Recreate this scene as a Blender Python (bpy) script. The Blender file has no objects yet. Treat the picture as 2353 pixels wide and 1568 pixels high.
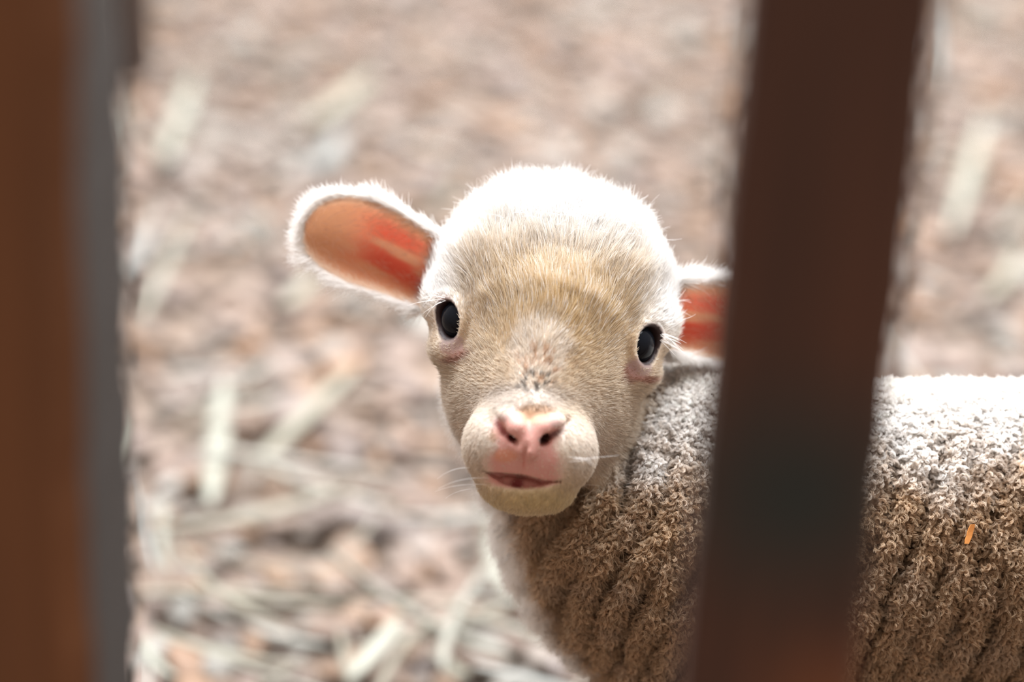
import bpy, bmesh, math, random
import numpy as np
from mathutils import Vector, Matrix

# ------------------------------------------------------------------ camera, world, light, exposure
S = bpy.context.scene
C = S.collection
PITCH = math.radians(25.0)
CAM_H = 0.81
LENS, SENSOR, IMG_W, IMG_H = 85.0, 36.0, 2353.0, 1568.0
FPX = LENS / SENSOR * IMG_W
D0 = 1.04                                            # distance of the lamb's eyes: the plane in focus
cam_data = bpy.data.cameras.new('camera')
cam_data.lens, cam_data.sensor_width = LENS, SENSOR
cam_data.clip_start = 0.02
cam_data.dof.use_dof = True
cam_data.dof.focus_distance = D0 - 0.014
cam_data.dof.aperture_fstop = 2.8
cam = bpy.data.objects.new('camera', cam_data)
cam.location = (0, 0, CAM_H)
CAM_ROLL = math.radians(3.0)                          # the camera is held a little askew
cam.rotation_euler = (Matrix.Rotation(math.pi / 2 - PITCH, 3, 'X') @ Matrix.Rotation(CAM_ROLL, 3, 'Z')).to_euler()
C.objects.link(cam)
S.camera = cam

S.view_settings.view_transform = 'Standard'
S.view_settings.look = 'None'
S.view_settings.gamma = 1.0
S.view_settings.use_curve_mapping = False
S.view_settings.exposure = 0.0
S.cycles.max_bounces = 8
S.cycles.diffuse_bounces = 4
S.cycles.transparent_max_bounces = 8
S.cycles.use_denoising = True

world = bpy.data.worlds.new('barn_ambient')
S.world = world
world.use_nodes = True
bg = world.node_tree.nodes['Background']
bg.inputs[0].default_value = (1.0, 0.875, 0.775, 1)
bg.inputs[1].default_value = 0.62

def area(name, loc, target, size, power, color):
    l = bpy.data.lights.new(name, 'AREA')
    l.shape, l.size, l.size_y = 'RECTANGLE', size[0], size[1]
    l.energy, l.color = power, color
    o = bpy.data.objects.new(name, l)
    o.location = loc
    o.rotation_euler = (Vector(target) - Vector(loc)).to_track_quat('-Z', 'Y').to_euler()
    C.objects.link(o)
    return o
area('barn_skylight', (0.05, 2.40, 3.15), (0.0, 1.3, 0.2), (4.4, 3.0), 760, (0.90, 0.95, 1.0))

# ------------------------------------------------------------------ helpers
rng = np.random.default_rng(7)
random.seed(7)
CP, SP = math.cos(PITCH), math.sin(PITCH)
CR, SR = math.cos(CAM_ROLL), math.sin(CAM_ROLL)
AX = np.array([CR, SR * SP, SR * CP])
AU = np.array([-SR, CR * SP, CR * CP])
AF = np.array([0, CP, -SP])
CAMP = np.array([0, 0, CAM_H])
ORG = CAMP + AF * D0
PX = D0 / FPX                                        # one lamb unit in metres (about 0.19 mm)

def to_world(p):                                     # lamb units (right, down, towards the viewer) -> metres
    p = np.asarray(p, dtype=np.float64)
    return ORG + PX * ((p[..., 0:1] - 1176.5) * AX + (784.0 - p[..., 1:2]) * AU - p[..., 2:3] * AF)

def to_lamb(q):                                      # and back
    q = (np.asarray(q, dtype=np.float64) - ORG) / PX
    return np.stack([1176.5 + q @ AX, 784 - q @ AU, -(q @ AF)], -1)

def dir_world(d):
    d = np.asarray(d, dtype=np.float64)
    return d[..., 0:1] * AX - d[..., 1:2] * AU - d[..., 2:3] * AF

def ground_at(u, v, z=0.0):                          # the spot on the ground seen at a point of the photograph
    d = AF + (u - 1176.5) / FPX * AX + (784.0 - v) / FPX * AU
    t = (z - CAM_H) / d[2]
    return CAMP + d * t

def lin(r, g, b):
    f = lambda c: (c / 255 / 12.92) if c <= 10.3 else ((c / 255 + 0.055) / 1.055) ** 2.4
    return np.array([f(r), f(g), f(b)])

def smooth(e0, e1, x):
    t = np.clip((x - e0) / (e1 - e0), 0, 1)
    return t * t * (3 - 2 * t)

def vnoise(p, seed=0):                               # value noise in -1..1
    p = np.asarray(p, dtype=np.float64)
    i = np.floor(p).astype(np.int64)
    f = p - i
    f = f * f * (3 - 2 * f)
    out = 0
    for dx in (0, 1):
        for dy in (0, 1):
            for dz in (0, 1):
                h = (i[..., 0] + dx) * 374761393 + (i[..., 1] + dy) * 668265263 + (i[..., 2] + dz) * 2147483647 + seed * 974634777
                h = (h ^ (h >> 13)) * 1274126177 & 0x7fffffff
                h = (h ^ (h >> 16)) & 0xffff
                w = (f[..., 0] if dx else 1 - f[..., 0]) * (f[..., 1] if dy else 1 - f[..., 1]) * (f[..., 2] if dz else 1 - f[..., 2])
                out = out + w * (h / 32767.5 - 1)
    return out

def unit(v):
    return v / np.maximum(np.linalg.norm(v, axis=-1, keepdims=True), 1e-9)

def new_mesh(name, verts, faces, mats=(), smooth_shade=True, mat_index=None):
    me = bpy.data.meshes.new(name)
    verts = np.asarray(verts, dtype=np.float32)
    faces = np.asarray(faces, dtype=np.int32)
    n = faces.shape[1]
    me.vertices.add(len(verts)); me.vertices.foreach_set('co', verts.ravel())
    me.loops.add(faces.size); me.loops.foreach_set('vertex_index', faces.ravel())
    me.polygons.add(len(faces))
    me.polygons.foreach_set('loop_start', np.arange(0, faces.size, n, dtype=np.int32))
    me.polygons.foreach_set('loop_total', np.full(len(faces), n, dtype=np.int32))
    for m in mats: me.materials.append(m)
    if mat_index is not None: me.polygons.foreach_set('material_index', np.asarray(mat_index, dtype=np.int32))
    me.polygons.foreach_set('use_smooth', np.full(len(faces), smooth_shade))
    me.update(); me.validate()
    return me

def link(name, data, parent=None, loc=None):
    o = bpy.data.objects.new(name, data)
    C.objects.link(o)
    if loc is not None: o.location = loc
    if parent is not None:
        o.parent = parent
        o.location = (o.location - parent.location) if loc is not None else -parent.location
    return o

def tag(o, label=None, category=None, group=None, kind=None):
    for k, v in (('label', label), ('category', category), ('group', group), ('kind', kind)):
        if v: o[k] = v
    return o

def color_attr(me, name, cols):
    a = me.attributes.new(name, 'FLOAT_COLOR', 'POINT')
    c = np.ones((len(cols), 4), dtype=np.float32); c[:, :3] = cols
    a.data.foreach_set('color', c.ravel())

def material(name):
    m = bpy.data.materials.new(name); m.use_nodes = True
    nt = m.node_tree
    return m, nt, nt.nodes['Principled BSDF'], nt.nodes['Material Output']

# ------------------------------------------------------------------ materials
def ramp(nt, stops):
    r = nt.nodes.new('ShaderNodeValToRGB')
    e = r.color_ramp.elements
    while len(e) < len(stops): e.new(0.5)
    for k, (p, c) in enumerate(stops):
        e[k].position = p; e[k].color = (*c, 1)
    return r

def fur_material(name, trans):
    m, nt, pb, out = material(name)
    nt.nodes.remove(pb)
    at = nt.nodes.new('ShaderNodeAttribute'); at.attribute_name = 'tint'
    df = nt.nodes.new('ShaderNodeBsdfDiffuse'); tr = nt.nodes.new('ShaderNodeBsdfTranslucent')
    gl = nt.nodes.new('ShaderNodeBsdfGlossy'); gl.inputs['Roughness'].default_value = 0.45
    gl.inputs['Color'].default_value = (0.8, 0.8, 0.8, 1)
    m1 = nt.nodes.new('ShaderNodeMixShader'); m1.inputs[0].default_value = trans
    m2 = nt.nodes.new('ShaderNodeMixShader'); m2.inputs[0].default_value = 0.05
    nt.links.new(at.outputs['Color'], df.inputs['Color']); nt.links.new(at.outputs['Color'], tr.inputs['Color'])
    nt.links.new(df.outputs[0], m1.inputs[1]); nt.links.new(tr.outputs[0], m1.inputs[2])
    nt.links.new(m1.outputs[0], m2.inputs[1]); nt.links.new(gl.outputs[0], m2.inputs[2])
    nt.links.new(m2.outputs[0], out.inputs['Surface'])
    return m
M_fur = fur_material('lamb_hair', 0.48)
M_wool = fur_material('lamb_wool', 0.42)

def skin_material():
    m, nt, pb, out = material('lamb_skin')
    at = nt.nodes.new('ShaderNodeAttribute'); at.attribute_name = 'tint'
    nz = nt.nodes.new('ShaderNodeTexNoise'); nz.inputs['Scale'].default_value = 900; nz.inputs['Detail'].default_value = 3
    bp = nt.nodes.new('ShaderNodeBump'); bp.inputs['Strength'].default_value = 0.25; bp.inputs['Distance'].default_value = 0.0006
    nt.links.new(nz.outputs['Fac'], bp.inputs['Height']); nt.links.new(bp.outputs[0], pb.inputs['Normal'])
    nt.links.new(at.outputs['Color'], pb.inputs['Base Color'])
    pb.inputs['Roughness'].default_value = 0.5
    pb.inputs['Specular IOR Level'].default_value = 0.4
    pb.inputs['Subsurface Weight'].default_value = 0.15
    pb.inputs['Subsurface Radius'].default_value = (0.003, 0.001, 0.0006)
    pb.inputs['Subsurface Scale'].default_value = 1.0
    return m
M_skin = skin_material()

def ear_material():
    m, nt, pb, out = material('ear_skin')
    at = nt.nodes.new('ShaderNodeAttribute'); at.attribute_name = 'tint'
    tr = nt.nodes.new('ShaderNodeBsdfTranslucent')
    mx = nt.nodes.new('ShaderNodeMixShader'); mx.inputs[0].default_value = 0.60
    nt.links.new(at.outputs['Color'], pb.inputs['Base Color']); nt.links.new(at.outputs['Color'], tr.inputs['Color'])
    pb.inputs['Roughness'].default_value = 0.55
    nt.links.new(pb.outputs[0], mx.inputs[1]); nt.links.new(tr.outputs[0], mx.inputs[2])
    nt.links.new(mx.outputs[0], out.inputs['Surface'])
    return m
M_ear = ear_material()

M_eye, nt, pb, _ = material('dark_eye')
pb.inputs['Base Color'].default_value = (0.006, 0.007, 0.010, 1)
pb.inputs['Roughness'].default_value = 0.10
pb.inputs['Specular IOR Level'].default_value = 0.12
M_hoof, nt, pb, _ = material('hoof_horn')
pb.inputs['Base Color'].default_value = (0.06, 0.045, 0.03, 1)

def wood_material(name, c0, c1, stain=None):
    m, nt, pb, _ = material(name)
    tc = nt.nodes.new('ShaderNodeTexCoord'); mp = nt.nodes.new('ShaderNodeMapping')
    mp.inputs['Scale'].default_value = (60, 60, 3)
    nz = nt.nodes.new('ShaderNodeTexNoise'); nz.inputs['Scale'].default_value = 1.6; nz.inputs['Detail'].default_value = 6
    nt.links.new(tc.outputs['Object'], mp.inputs[0]); nt.links.new(mp.outputs[0], nz.inputs[0])
    r = ramp(nt, [(0.3, c0), (0.7, c1)])
    nt.links.new(nz.outputs['Fac'], r.inputs[0])
    col = r.outputs[0]
    for loc, rad, c2 in stain or ():                 # stains and plain patches of colour, each with a place of its own on the board
        sp = nt.nodes.new('ShaderNodeVectorMath'); sp.operation = 'DISTANCE'
        sp.inputs[1].default_value = loc
        nt.links.new(tc.outputs['Object'], sp.inputs[0])
        r2 = ramp(nt, [(0.0, (1, 1, 1)), (rad, (0, 0, 0))]); r2.color_ramp.interpolation = 'EASE'
        nt.links.new(sp.outputs['Value'], r2.inputs[0])
        mx = nt.nodes.new('ShaderNodeMixRGB'); mx.inputs[2].default_value = (*c2, 1)
        nt.links.new(r2.outputs[0], mx.inputs[0]); nt.links.new(col, mx.inputs[1])
        col = mx.outputs[0]
    nt.links.new(col, pb.inputs['Base Color'])
    bp = nt.nodes.new('ShaderNodeBump'); bp.inputs['Strength'].default_value = 0.5; bp.inputs['Distance'].default_value = 0.002
    nt.links.new(nz.outputs['Fac'], bp.inputs['Height']); nt.links.new(bp.outputs[0], pb.inputs['Normal'])
    pb.inputs['Roughness'].default_value = 0.75
    return m

CHIP_STOPS = [(0.0, (0.116, 0.083, 0.065)), (0.08, (0.184, 0.121, 0.087)), (0.25, (0.193, 0.134, 0.105)), (0.42, (0.184, 0.146, 0.128)),
              (0.55, (0.211, 0.139, 0.094)), (0.68, (0.202, 0.110, 0.060)), (0.76, (0.193, 0.143, 0.114)), (0.90, (0.211, 0.179, 0.148)), (1.0, (0.228, 0.211, 0.184))]
STRAW_STOPS = [(0.0, (0.150, 0.128, 0.090)), (0.4, (0.204, 0.186, 0.144)), (0.75, (0.246, 0.233, 0.195)), (1.0, (0.281, 0.276, 0.251))]

def bedding_material(name, stops, from_object):
    m, nt, pb, _ = material(name)
    if from_object:
        src = nt.nodes.new('ShaderNodeObjectInfo').outputs['Random']
    else:
        a = nt.nodes.new('ShaderNodeAttribute'); a.attribute_name = 'shade'; src = a.outputs['Fac']
    r = ramp(nt, stops); nt.links.new(src, r.inputs[0])
    tc = nt.nodes.new('ShaderNodeTexCoord')
    nz = nt.nodes.new('ShaderNodeTexNoise'); nz.inputs['Scale'].default_value = 90; nz.inputs['Detail'].default_value = 4
    nt.links.new(tc.outputs['Object'], nz.inputs[0])
    mp = nt.nodes.new('ShaderNodeMapRange'); mp.inputs[3].default_value = 0.88; mp.inputs[4].default_value = 1.1
    nt.links.new(nz.outputs['Fac'], mp.inputs[0])
    mx = nt.nodes.new('ShaderNodeVectorMath'); mx.operation = 'SCALE'
    nt.links.new(r.outputs[0], mx.inputs[0]); nt.links.new(mp.outputs[0], mx.inputs['Scale'])
    nt.links.new(mx.outputs[0], pb.inputs['Base Color'])
    pb.inputs['Roughness'].default_value = 0.7
    return m

# ------------------------------------------------------------------ ground
M_floor, nt, pb, _ = material('packed_bedding')
tc = nt.nodes.new('ShaderNodeTexCoord')
nz = nt.nodes.new('ShaderNodeTexNoise'); nz.inputs['Scale'].default_value = 35; nz.inputs['Detail'].default_value = 5
nt.links.new(tc.outputs['Object'], nz.inputs[0])
r = ramp(nt, [(0.3, (0.125, 0.086, 0.062)), (0.55, (0.16, 0.114, 0.085)), (0.75, (0.176, 0.137, 0.11))])
nt.links.new(nz.outputs['Fac'], r.inputs[0]); nt.links.new(r.outputs[0], pb.inputs['Base Color'])
pb.inputs['Roughness'].default_value = 0.9
gx = np.linspace(-3.0, 3.0, 121); gy = np.linspace(-0.6, 6.0, 133)
GX, GY = np.meshgrid(gx, gy, indexing='ij')
def ground_h(x, y):
    p = np.stack([np.asarray(x) * 5, np.asarray(y) * 5, np.zeros_like(np.asarray(x, dtype=float))], -1)
    return 0.006 * vnoise(p, 3)
gv = np.stack([GX, GY, ground_h(GX, GY)], -1).reshape(-1, 3)
idx = np.arange(len(gv)).reshape(GX.shape)
gf = np.stack([idx[:-1, :-1], idx[1:, :-1], idx[1:, 1:], idx[:-1, 1:]], -1).reshape(-1, 4)
floor = tag(link('floor', new_mesh('floor', gv, gf, [M_floor])), 'brown bedding floor of the barn pen', None, None, 'structure')

# ------------------------------------------------------------------ fence in front, post behind
def board(name, x0, x1, y0, y1, z0, z1, mat, seed, rough=0.0012, nz=140, side=None, b=0.003):
    nu, ny = 5, 3
    ring = []                                        # outline of the section, bevelled corners
    for (x, y) in ((x0 + b, y0), (x1 - b, y0), (x1, y0 + b), (x1, y1 - b), (x1 - b, y1), (x0 + b, y1), (x0, y1 - b), (x0, y0 + b)):
        ring.append((x, y))
    ring = np.array(ring); k = len(ring)
    zs = np.linspace(z0, z1, nz)
    cx, cy = (x0 + x1) / 2, (y0 + y1) / 2
    V = np.zeros((nz, k, 3)); V[:, :, 0] = ring[:, 0]; V[:, :, 1] = ring[:, 1]; V[:, :, 2] = zs[:, None]
    n1 = vnoise(V * np.array([30, 30, 70]), seed) * rough * 0.5 + vnoise(V * np.array([30, 30, 6]), seed + 1) * rough * 0.6
    V[:, :, 0] += n1 * np.sign(ring[:, 0] - cx); V[:, :, 1] += n1 * 0.5 * np.sign(ring[:, 1] - cy)
    V = V.reshape(-1, 3)
    F = []
    for i in range(nz - 1):
        for j in range(k):
            F.append((i * k + j, i * k + (j + 1) % k, (i + 1) * k + (j + 1) % k, (i + 1) * k + j))
    bm = bmesh.new()
    bv = [bm.verts.new(v) for v in V]
    for f in F: bm.faces.new([bv[i] for i in f])
    bm.faces.new(bv[:k][::-1]); bm.faces.new(bv[-k:])
    me = bpy.data.meshes.new(name); bm.to_mesh(me); bm.free()
    me.materials.append(mat)
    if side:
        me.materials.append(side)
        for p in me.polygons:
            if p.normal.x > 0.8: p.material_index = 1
    return me

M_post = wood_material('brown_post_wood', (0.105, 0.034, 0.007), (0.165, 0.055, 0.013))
M_side = wood_material('post_side_light', (0.016, 0.0105, 0.008), (0.027, 0.019, 0.015))  # how light falls on the post's side, put into its wood colour
M_slat = wood_material('dark_slat_wood', (0.044, 0.0135, 0.005), (0.078, 0.024, 0.009), [((0.002, 0.0, 0.495), 0.055, (0.014, 0.017, 0.014)), ((0.020, 0.0, 0.425), 0.036, (0.15, 0.045, 0.013))])
FY = 0.585                                           # the fence stands this far in front of the viewer
fence = bpy.data.objects.new('wooden_fence', None); C.objects.link(fence); fence.location = (0, FY, 0)
tag(fence, 'dark brown wooden pen fence close to the viewer, the lamb peering between its uprights', 'fence')
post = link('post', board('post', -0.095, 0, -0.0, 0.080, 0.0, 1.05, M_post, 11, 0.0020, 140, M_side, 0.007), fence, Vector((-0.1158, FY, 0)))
tag(post, 'thick orange-brown upright with light painted grey on its side')
slat = link('slat', board('slat', -0.0245, 0.0245, 0, 0.020, 0.0, 1.05, M_slat, 17, 0.0012), fence, Vector((0.0783, FY, 0)))
tag(slat, 'narrow dark brown upright with a blackish stain')
slat2 = link('slat', board('slat', -0.0245, 0.0245, 0, 0.020, 0.0, 1.05, M_slat, 23, 0.0012), fence, Vector((0.29, FY, 0)))
for z in (0.12, 0.93):
    bm = bmesh.new(); bmesh.ops.create_cube(bm, size=1)
    bmesh.ops.scale(bm, vec=(1.5, 0.02, 0.06), verts=bm.verts)
    bmesh.ops.bevel(bm, geom=bm.edges[:], offset=0.004, segments=2, affect='EDGES')
    me = bpy.data.meshes.new('rail'); bm.to_mesh(me); bm.free(); me.materials.append(M_slat)
    link('rail', me, fence, Vector((0.15, FY + 0.031, z)))

gp = ground_at(288, 205)
M_dark = wood_material('weathered_dark_wood', (0.045, 0.030, 0.024), (0.085, 0.055, 0.042))
o = link('wooden_post', board('wooden_post', -0.03, 0.03, -0.02, 0.02, -0.01, 0.9, M_dark, 31, 0.0015), None, Vector((gp[0] - 0.004, gp[1], 0)))
tag(o, 'dark weathered wooden post standing on the bedding behind the thick fence upright', 'post')

# ------------------------------------------------------------------ lamb: signed distance field and surface nets
def axis(parts):
    out = [np.arange(a, b, h) for a, b, h in parts]
    return np.concatenate(out + [[parts[-1][1]]]).astype(np.float32)
GUX = axis([(760, 940, 30), (940, 1092, 6), (1092, 1332, 4), (1332, 1620, 6), (1620, 2450, 12), (2450, 3800, 30)])
GVX = axis([(300, 384, 28), (384, 930, 6), (930, 1140, 4), (1140, 1230, 6), (1230, 1660, 12), (1660, 2760, 30)])
GWX = axis([(-1400, -500, 30), (-500, -320, 12), (-320, 150, 6), (150, 330, 4), (330, 390, 8)])
FIELD = np.full((len(GUX), len(GVX), len(GWX)), 900.0, dtype=np.float32)

def region(lo, hi):
    s = []
    for g, a, b in zip((GUX, GVX, GWX), lo, hi):
        i0 = max(0, np.searchsorted(g, a) - 1); i1 = min(len(g), np.searchsorted(g, b) + 1)
        s.append(slice(i0, max(i1, i0 + 1)))
    return tuple(s)

def sub(s):
    return GUX[s[0]][:, None, None], GVX[s[1]][None, :, None], GWX[s[2]][None, None, :]

ROLL = math.radians(7.0)
RC, RS = math.cos(ROLL), math.sin(ROLL)
EU, EV = 1260.0, 762.0                                # point between the eyes
def head_local(u, v, w):                              # picture-aligned lamb units -> head frame (across, down the face, forward)
    x, y = u - EU, v - EV
    return x * RC + y * RS, -x * RS + y * RC, w
def head_pt(a, d, c):
    return np.array([EU + a * RC - d * RS, EV + a * RS + d * RC, c])
def body_local(u, v, w):                              # along the back, away from the viewer, up
    y, z = v - 1295.0, w + 340.0
    return u, -SP * y - CP * z, -CP * y + SP * z
def body_pt(u, yy, zz):
    return np.array([u, 1295 - CP * zz - SP * yy, -340 + SP * zz - CP * yy])
def seen(up, vp, w):                                  # lamb units of a point that shows at up, vp and stands w nearer than the eyes
    k = (FPX - w) / FPX
    return 1176.5 + (up - 1176.5) * k, 784 + (vp - 784) * k

def smin(a, b, k):
    h = np.clip(0.5 + 0.5 * (b - a) / k, 0, 1)
    return b + (a - b) * h - k * h * (1 - h)

def blend(s, d, k, cut=False):
    f = FIELD[s]
    FIELD[s] = -smin(-f, d, k) if cut else smin(f, d.astype(np.float32), k)

def ell_d(P, c, r):
    x, y, z = [(p - q) / k for p, q, k in zip(P, c, r)]
    k0 = np.sqrt(x * x + y * y + z * z)
    k1 = np.sqrt((x / r[0]) ** 2 + (y / r[1]) ** 2 + (z / r[2]) ** 2)
    return k0 * (k0 - 1) / np.maximum(k1, 1e-6)

def cone_d(P, a, b, ra, rb):
    ab = np.subtract(b, a); L2 = float(ab @ ab)
    q = [p - k for p, k in zip(P, a)]
    t = np.clip((q[0] * ab[0] + q[1] * ab[1] + q[2] * ab[2]) / L2, 0, 1)
    return np.sqrt((q[0] - t * ab[0]) ** 2 + (q[1] - t * ab[1]) ** 2 + (q[2] - t * ab[2]) ** 2) - (ra + t * (rb - ra))

def head_ell(c, r, k=40, cut=False):
    p = head_pt(*c); m = max(r) + 3 * k
    s = region(p - m, p + m); blend(s, ell_d(head_local(*sub(s)), c, r), k, cut)
def head_cone(a, b, ra, rb, k=40, cut=False):
    p, q = head_pt(*a), head_pt(*b); m = max(ra, rb) + 3 * k
    s = region(np.minimum(p, q) - m, np.maximum(p, q) + m); blend(s, cone_d(head_local(*sub(s)), np.array(a, float), np.array(b, float), ra, rb), k, cut)
def img_cone(p, q, ra, rb, k=40, cut=False):
    p, q = np.array(p, float), np.array(q, float); m = max(ra, rb) + 3 * k
    s = region(np.minimum(p, q) - m, np.maximum(p, q) + m); blend(s, cone_d(sub(s), p, q, ra, rb), k, cut)
def body_cone(a, b, ra, rb, k=40, fat=1.0):
    p, q = body_pt(*a), body_pt(*b); m = max(ra, rb) * 1.3 + 3 * k
    s = region(np.minimum(p, q) - m, np.maximum(p, q) + m)
    P = body_local(*sub(s)); P = (P[0], P[1] * fat, P[2])
    A, B = np.array(a, float) * (1, fat, 1), np.array(b, float) * (1, fat, 1)
    blend(s, cone_d(P, A, B, ra, rb), k)

# trunk, shoulders, rump, neck, legs, tail
body_cone((1700, 0, 0), (3180, 0, 0), 405, 400, 40, 1.18)
body_cone((1715, 0, -110), (3100, 0, -90), 392, 380, 60, 1.15)
img_cone((1640, 1150, -330), (1760, 1160, -335), 292, 292, 60)      # withers
img_cone((1545, 1265, -310), (1640, 1300, -330), 345, 380, 60)      # breast
img_cone((1452, 1268, -330), (1240, 905, -300), 298, 212, 60)       # neck
HOOVES = []
for sy in (-1, 1):
    for hip, chain in (((1600, 175, -100), [(0, 0, 175), (65, 0.30, 105), (12, 0.63, 62), (22, 0.90, 50), (-4, 0.965, 52)]),
                       ((3120, 165, -60), [(0, 0, 225), (-160, 0.32, 140), (105, 0.62, 66), (55, 0.90, 50), (28, 0.965, 52)])):
        top = to_world(body_pt(hip[0], hip[1] * sy, hip[2]))
        J = [(to_lamb(np.array([top[0] + dx * PX, top[1] - (0.006 * sy if f_ else 0), top[2] * (1 - f_)])), r_) for dx, f_, r_ in chain]
        for (p, rp), (q, rq) in zip(J[:-1], J[1:]): img_cone(p, q, rp, rq, 45)
        HOOVES.append(to_world(J[-1][0]))
body_cone((3500, 0, 240), (3640, 0, -300), 70, 48, 50)

# head
head_ell((0, -96, -150), (278, 222, 255), 60)                       # cranium
head_ell((0, 135, -70), (222, 225, 200), 60)                        # jaw
head_cone((0, 25, -20), (-14, 255, 135), 190, 118, 60)              # face
head_cone((4, -40, 62), (-18, 178, 196), 96, 58, 50)                # bridge of the nose
for s_ in (-1, 1):
    head_ell((s_ * 208, -34, -62), (82, 78, 95), 40)                # orbits
    head_ell((s_ * 205, 62, -40), (62, 50, 75), 40)                 # pouch under the eye
    head_ell((s_ * 72 - 12, 262, 196), (72, 74, 80), 36)            # upper lip pads
head_ell((-12, 268, 158), (134, 118, 120), 40)                      # muzzle
head_ell((-8, 352, 138), (104, 58, 108), 30)                        # chin
head_ell((-20, 196, 224), (76, 48, 62), 28)                         # nose pad

def front(up, vp):                                                  # depth of the surface first met at a point of the picture
    w = 100.0
    for _ in range(4):
        u, v = seen(up, vp, w)
        i = int(np.argmin(abs(GUX - u))); j = int(np.argmin(abs(GVX - v)))
        col = FIELD[i, j]; ins = np.nonzero(col < 0)[0]
        if len(ins) == 0: return u, v, -100.0
        k = ins[-1]
        if k + 1 < len(GWX):
            t = col[k] / (col[k] - col[k + 1]); w = float(GWX[k] + t * (GWX[k + 1] - GWX[k]))
    u, v = seen(up, vp, w)
    return u, v, w
def on(up, vp, dw=0.0):
    u, v, w = front(up, vp)
    return np.array([u, v, w + dw])

# nose wings, nostrils, groove and mouth
for (p, q, r) in (((1160, 960), (1184, 972), 22), ((1278, 974), (1254, 980), 22), ((1190, 985), (1208, 1035), 24), ((1236, 985), (1212, 1035), 22)):
    img_cone(on(*p, -6), on(*q, -6), r, r, 12)
for pts, r in ((((1139, 950), (1144, 975), (1160, 996), (1184, 1018)), 8.0), (((1304, 966), (1298, 988), (1270, 1000), (1246, 1014)), 9.0)):
    P3 = [on(*p, 0) for p in pts]
    for p, q in zip(P3[:-1], P3[1:]): img_cone(p, q, r, r, 6, True)
for p, r in (((1249, 1011), 15), ((1179, 1010), 11)):
    a = on(*p, 4); img_cone(a, a + np.array([0, -12, -70]), r, r * 0.7, 7, True)
P3 = [on(*p, 2) for p in ((1209, 1024), (1203, 1055), (1199, 1086))]
for p, q in zip(P3[:-1], P3[1:]): img_cone(p, q, 5.0, 6.0, 9, True)
MOUTH_X = np.linspace(1110, 1288, 21)
up_y = np.interp(MOUTH_X, [1104, 1150, 1196, 1245, 1302], [1084, 1087, 1091, 1103, 1111])
lo_y = np.interp(MOUTH_X, [1110, 1132, 1160, 1198, 1240, 1270, 1288], [1085, 1102, 1117, 1126, 1122, 1114, 1109])
ML = [on(x, (y0 + y1) / 2, 3) for x, y0, y1 in zip(MOUTH_X, up_y, lo_y)]
MR = [max(4.0, (y1 - y0) / 2) for y0, y1 in zip(up_y, lo_y)]
for a, r in zip(ML, MR): img_cone(a, a + np.array([0, -4, -20 - 1.6 * r]), r, r * 0.6, 4, True)
for p, q in zip(ML[:-1], ML[1:]): img_cone(p, q, 4.5, 4.5, 5, True)
img_cone(ML[6] + (0, 10, -44), ML[13] + (0, 10, -44), 16, 15, 6)    # tongue

# eyes: socket, lids
EYES = []
for s_, up, vp, tx in ((-1, 1033, 735, 0.40), (1, 1486, 792, -0.50)):
    w = front(up, vp)[2]
    u, v = seen(up, vp, w)
    n = unit(np.array([s_ * 0.78, 0.02, 0.62]))
    long_ = unit(np.array([tx, 0.92, 0.0])); long_ = unit(long_ - n * (long_ @ n)); short = np.cross(n, long_)
    R = 52.0
    ctr = np.array([u, v, w]) - n * (R - 12)
    EYES.append((ctr, R, n, long_, short))
    lid = ctr + n * (R - 9)
    s = region(lid - 130, lid + 130); P = sub(s)
    q = [p - k for p, k in zip(P, lid)]
    x = q[0] * long_[0] + q[1] * long_[1] + q[2] * long_[2]
    y = q[0] * short[0] + q[1] * short[1] + q[2] * short[2]
    z = q[0] * n[0] + q[1] * n[1] + q[2] * n[2]
    blend(s, np.sqrt((np.sqrt((x / 1.0) ** 2 + (y / 0.80) ** 2) - 50) ** 2 + (z + 9) ** 2) - 9, 16)
    blend(s, np.maximum(np.sqrt(x ** 2 + (y / 0.74) ** 2) - 42, -60 - z), 8, True)

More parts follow.
